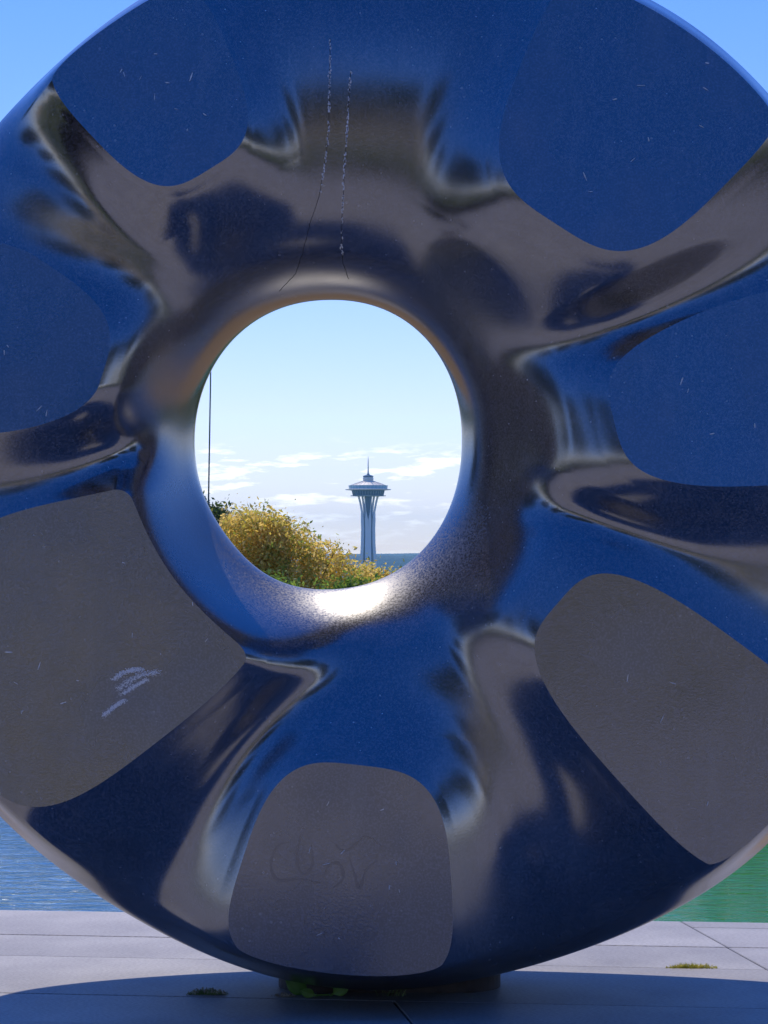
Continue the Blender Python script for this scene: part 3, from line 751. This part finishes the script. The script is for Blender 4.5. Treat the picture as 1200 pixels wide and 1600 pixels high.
lt('lower_halo', [(13, H(775.6)), (18.8, H(775.2)), (19.0, H(774.7)), (18.6, H(774.3)), (13, H(773.9))], m_tg)
for i in range(24):
    a = i * math.pi / 12 + .06
    MB().tube([(14 * math.cos(a), 14 * math.sin(a), H(766.8)), (24 * math.cos(a), 24 * math.sin(a), H(765.3))], .2, 4).build('halo_spoke', m_tg, halo)
MB().lathe([(3.9, 0), (3.9, H(774))], 6).build('core', m_core, tower)
# three legs; each a pair of beams that run together at the waist and fork above it
zs = [0, 25, 55, H(850), H(825), H(812), H(800), H(785), H(774)]
rad = [20, 13, 8.0, 5.3, 5.0, 5.3, 6.2, 7.9, 9.6]
spl = [1.9, 1.8, 1.7, 1.6, 1.6, 1.75, 2.3, 3.2, 4.1]
for kk, az in enumerate((-90, 30, 150)):
    a = R(az); ur = Vector((math.cos(a), math.sin(a), 0)); ut = Vector((-math.sin(a), math.cos(a), 0))
    for sgn in (-1, 1):
        V, Fc = [], []
        for zz, rr_, ss in zip(zs, rad, spl):
            wd = 1.6 if zz <= H(812) + .1 else .45
            dp_ = 1.8 if zz <= H(812) else 1.0
            c = ur * rr_ + ut * (sgn * ss) + Vector((0, 0, zz))
            for su, sv in ((-1, -1), (1, -1), (1, 1), (-1, 1)):
                V.append(tuple(c + ut * su * wd + ur * sv * dp_))
        for i in range(len(zs) - 1):
            for k_ in range(4): Fc.append((i*4+k_, i*4+(k_+1) % 4, (i+1)*4+(k_+1) % 4, (i+1)*4+k_))
        Fc += [(3, 2, 1, 0), tuple(len(V) - 4 + k_ for k_ in range(4))]
        link('leg', np_mesh('leg', V, Fc), m_tw, tower)
# city roofs and greenery on the slope below are hidden by the trees in front

# ------------------------------------------------------------------ behind the viewpoint (mirrored in the stone)
m_sand = vary(mat('sandstone', (.46, .42, .34), .8), .5, (.38, .345, .28), (.52, .48, .40), bump=.01)
m_win = mat('dark_window', (.03, .035, .04), .1); m_bronze = mat('bronze_grille', (.14, .11, .07), .5)
mus = empty('stone_building', (2, -52, 0), 'long pale sandstone building behind the viewpoint, mirrored in the black stone', 'building')
MB().box((0, -6, 5.2), (11, 6, 5.2)).build('centre_block', m_sand, mus)
for s_ in (-1, 1):
    MB().box((s_ * 22, -7, 3.9), (11, 5.5, 3.9)).build('wing', m_sand, mus)
    MB().box((s_ * 22, -7, 7.95), (11.2, 5.7, .14)).build('cornice', m_sand, mus)
MB().box((0, -6, 10.6), (11.2, 6.2, .18)).build('parapet', m_sand, mus)
for i in range(-4, 5):
    wn = MB().box((i * 2.1, .06, 4.6), (.62, .05, 3.4)).build('window', m_win, mus)
    MB().box((i * 2.1, .13, 4.6), (.05, .03, 3.3)).box((i * 2.1, .13, 5.9), (.6, .03, .05)).box((i * 2.1, .13, 3.2), (.6, .03, .05)).build('window_grille', m_bronze, wn)
for i in range(3): MB().box((0, 1.2 - .35 * i, .09 + .17 * i), (10 - .2 * i, 1.2 - .0 * i, .085)).build('step', m_sand, mus)
gB = 'park trees behind the viewpoint'
protoB = None
spots = [(-15, -18, 1.05), (-7.5, -28, 1.55), (10.5, -20, 1.15), (15, -31, 1.6), (-22, -34, 1.3), (-30, -18, 1.2), (26, -20, 1.3), (35, -36, 1.3),
         (-36, -44, 1.5), (-17, 6, .9), (-24, -4, 1.2), (19, 3, 1.0), (23, -9, 1.1), (3, -36, 1.25), (42, -12, 1.3), (-44, -10, 1.4)]
for i, (tx, ty, s_) in enumerate(spots):
    if protoB is None:
        bl = [(0, 0, 5.6, 2.7, 2.7, 2.2), (1.2, .4, 7.2, 2.0, 2, 1.9), (-1.5, -.5, 6.4, 1.9, 2, 2.1), (0, 1.3, 7.8, 1.7, 1.6, 1.6), (.8, -1.4, 5.4, 1.9, 1.8, 1.7)]
        protoB = tree('park_tree', (0, 0, 0), bl, 9000, .17, m_green, 'x', 'tree', 31, .26, gB)
        o = protoB
    else:
        o = protoB.copy(); COL.objects.link(o)
        for ch in protoB.children:
            c = ch.copy(); COL.objects.link(c); c.parent = o
    o.location = (tx, ty, float(ground_z(np.float64(tx), np.float64(ty)))); o.scale = (s_, s_, s_ * 1.08); o.rotation_euler = (0, 0, i * 2.1)
    o['label'] = 'dark leafy park tree behind the viewpoint, only mirrored in the black stone'
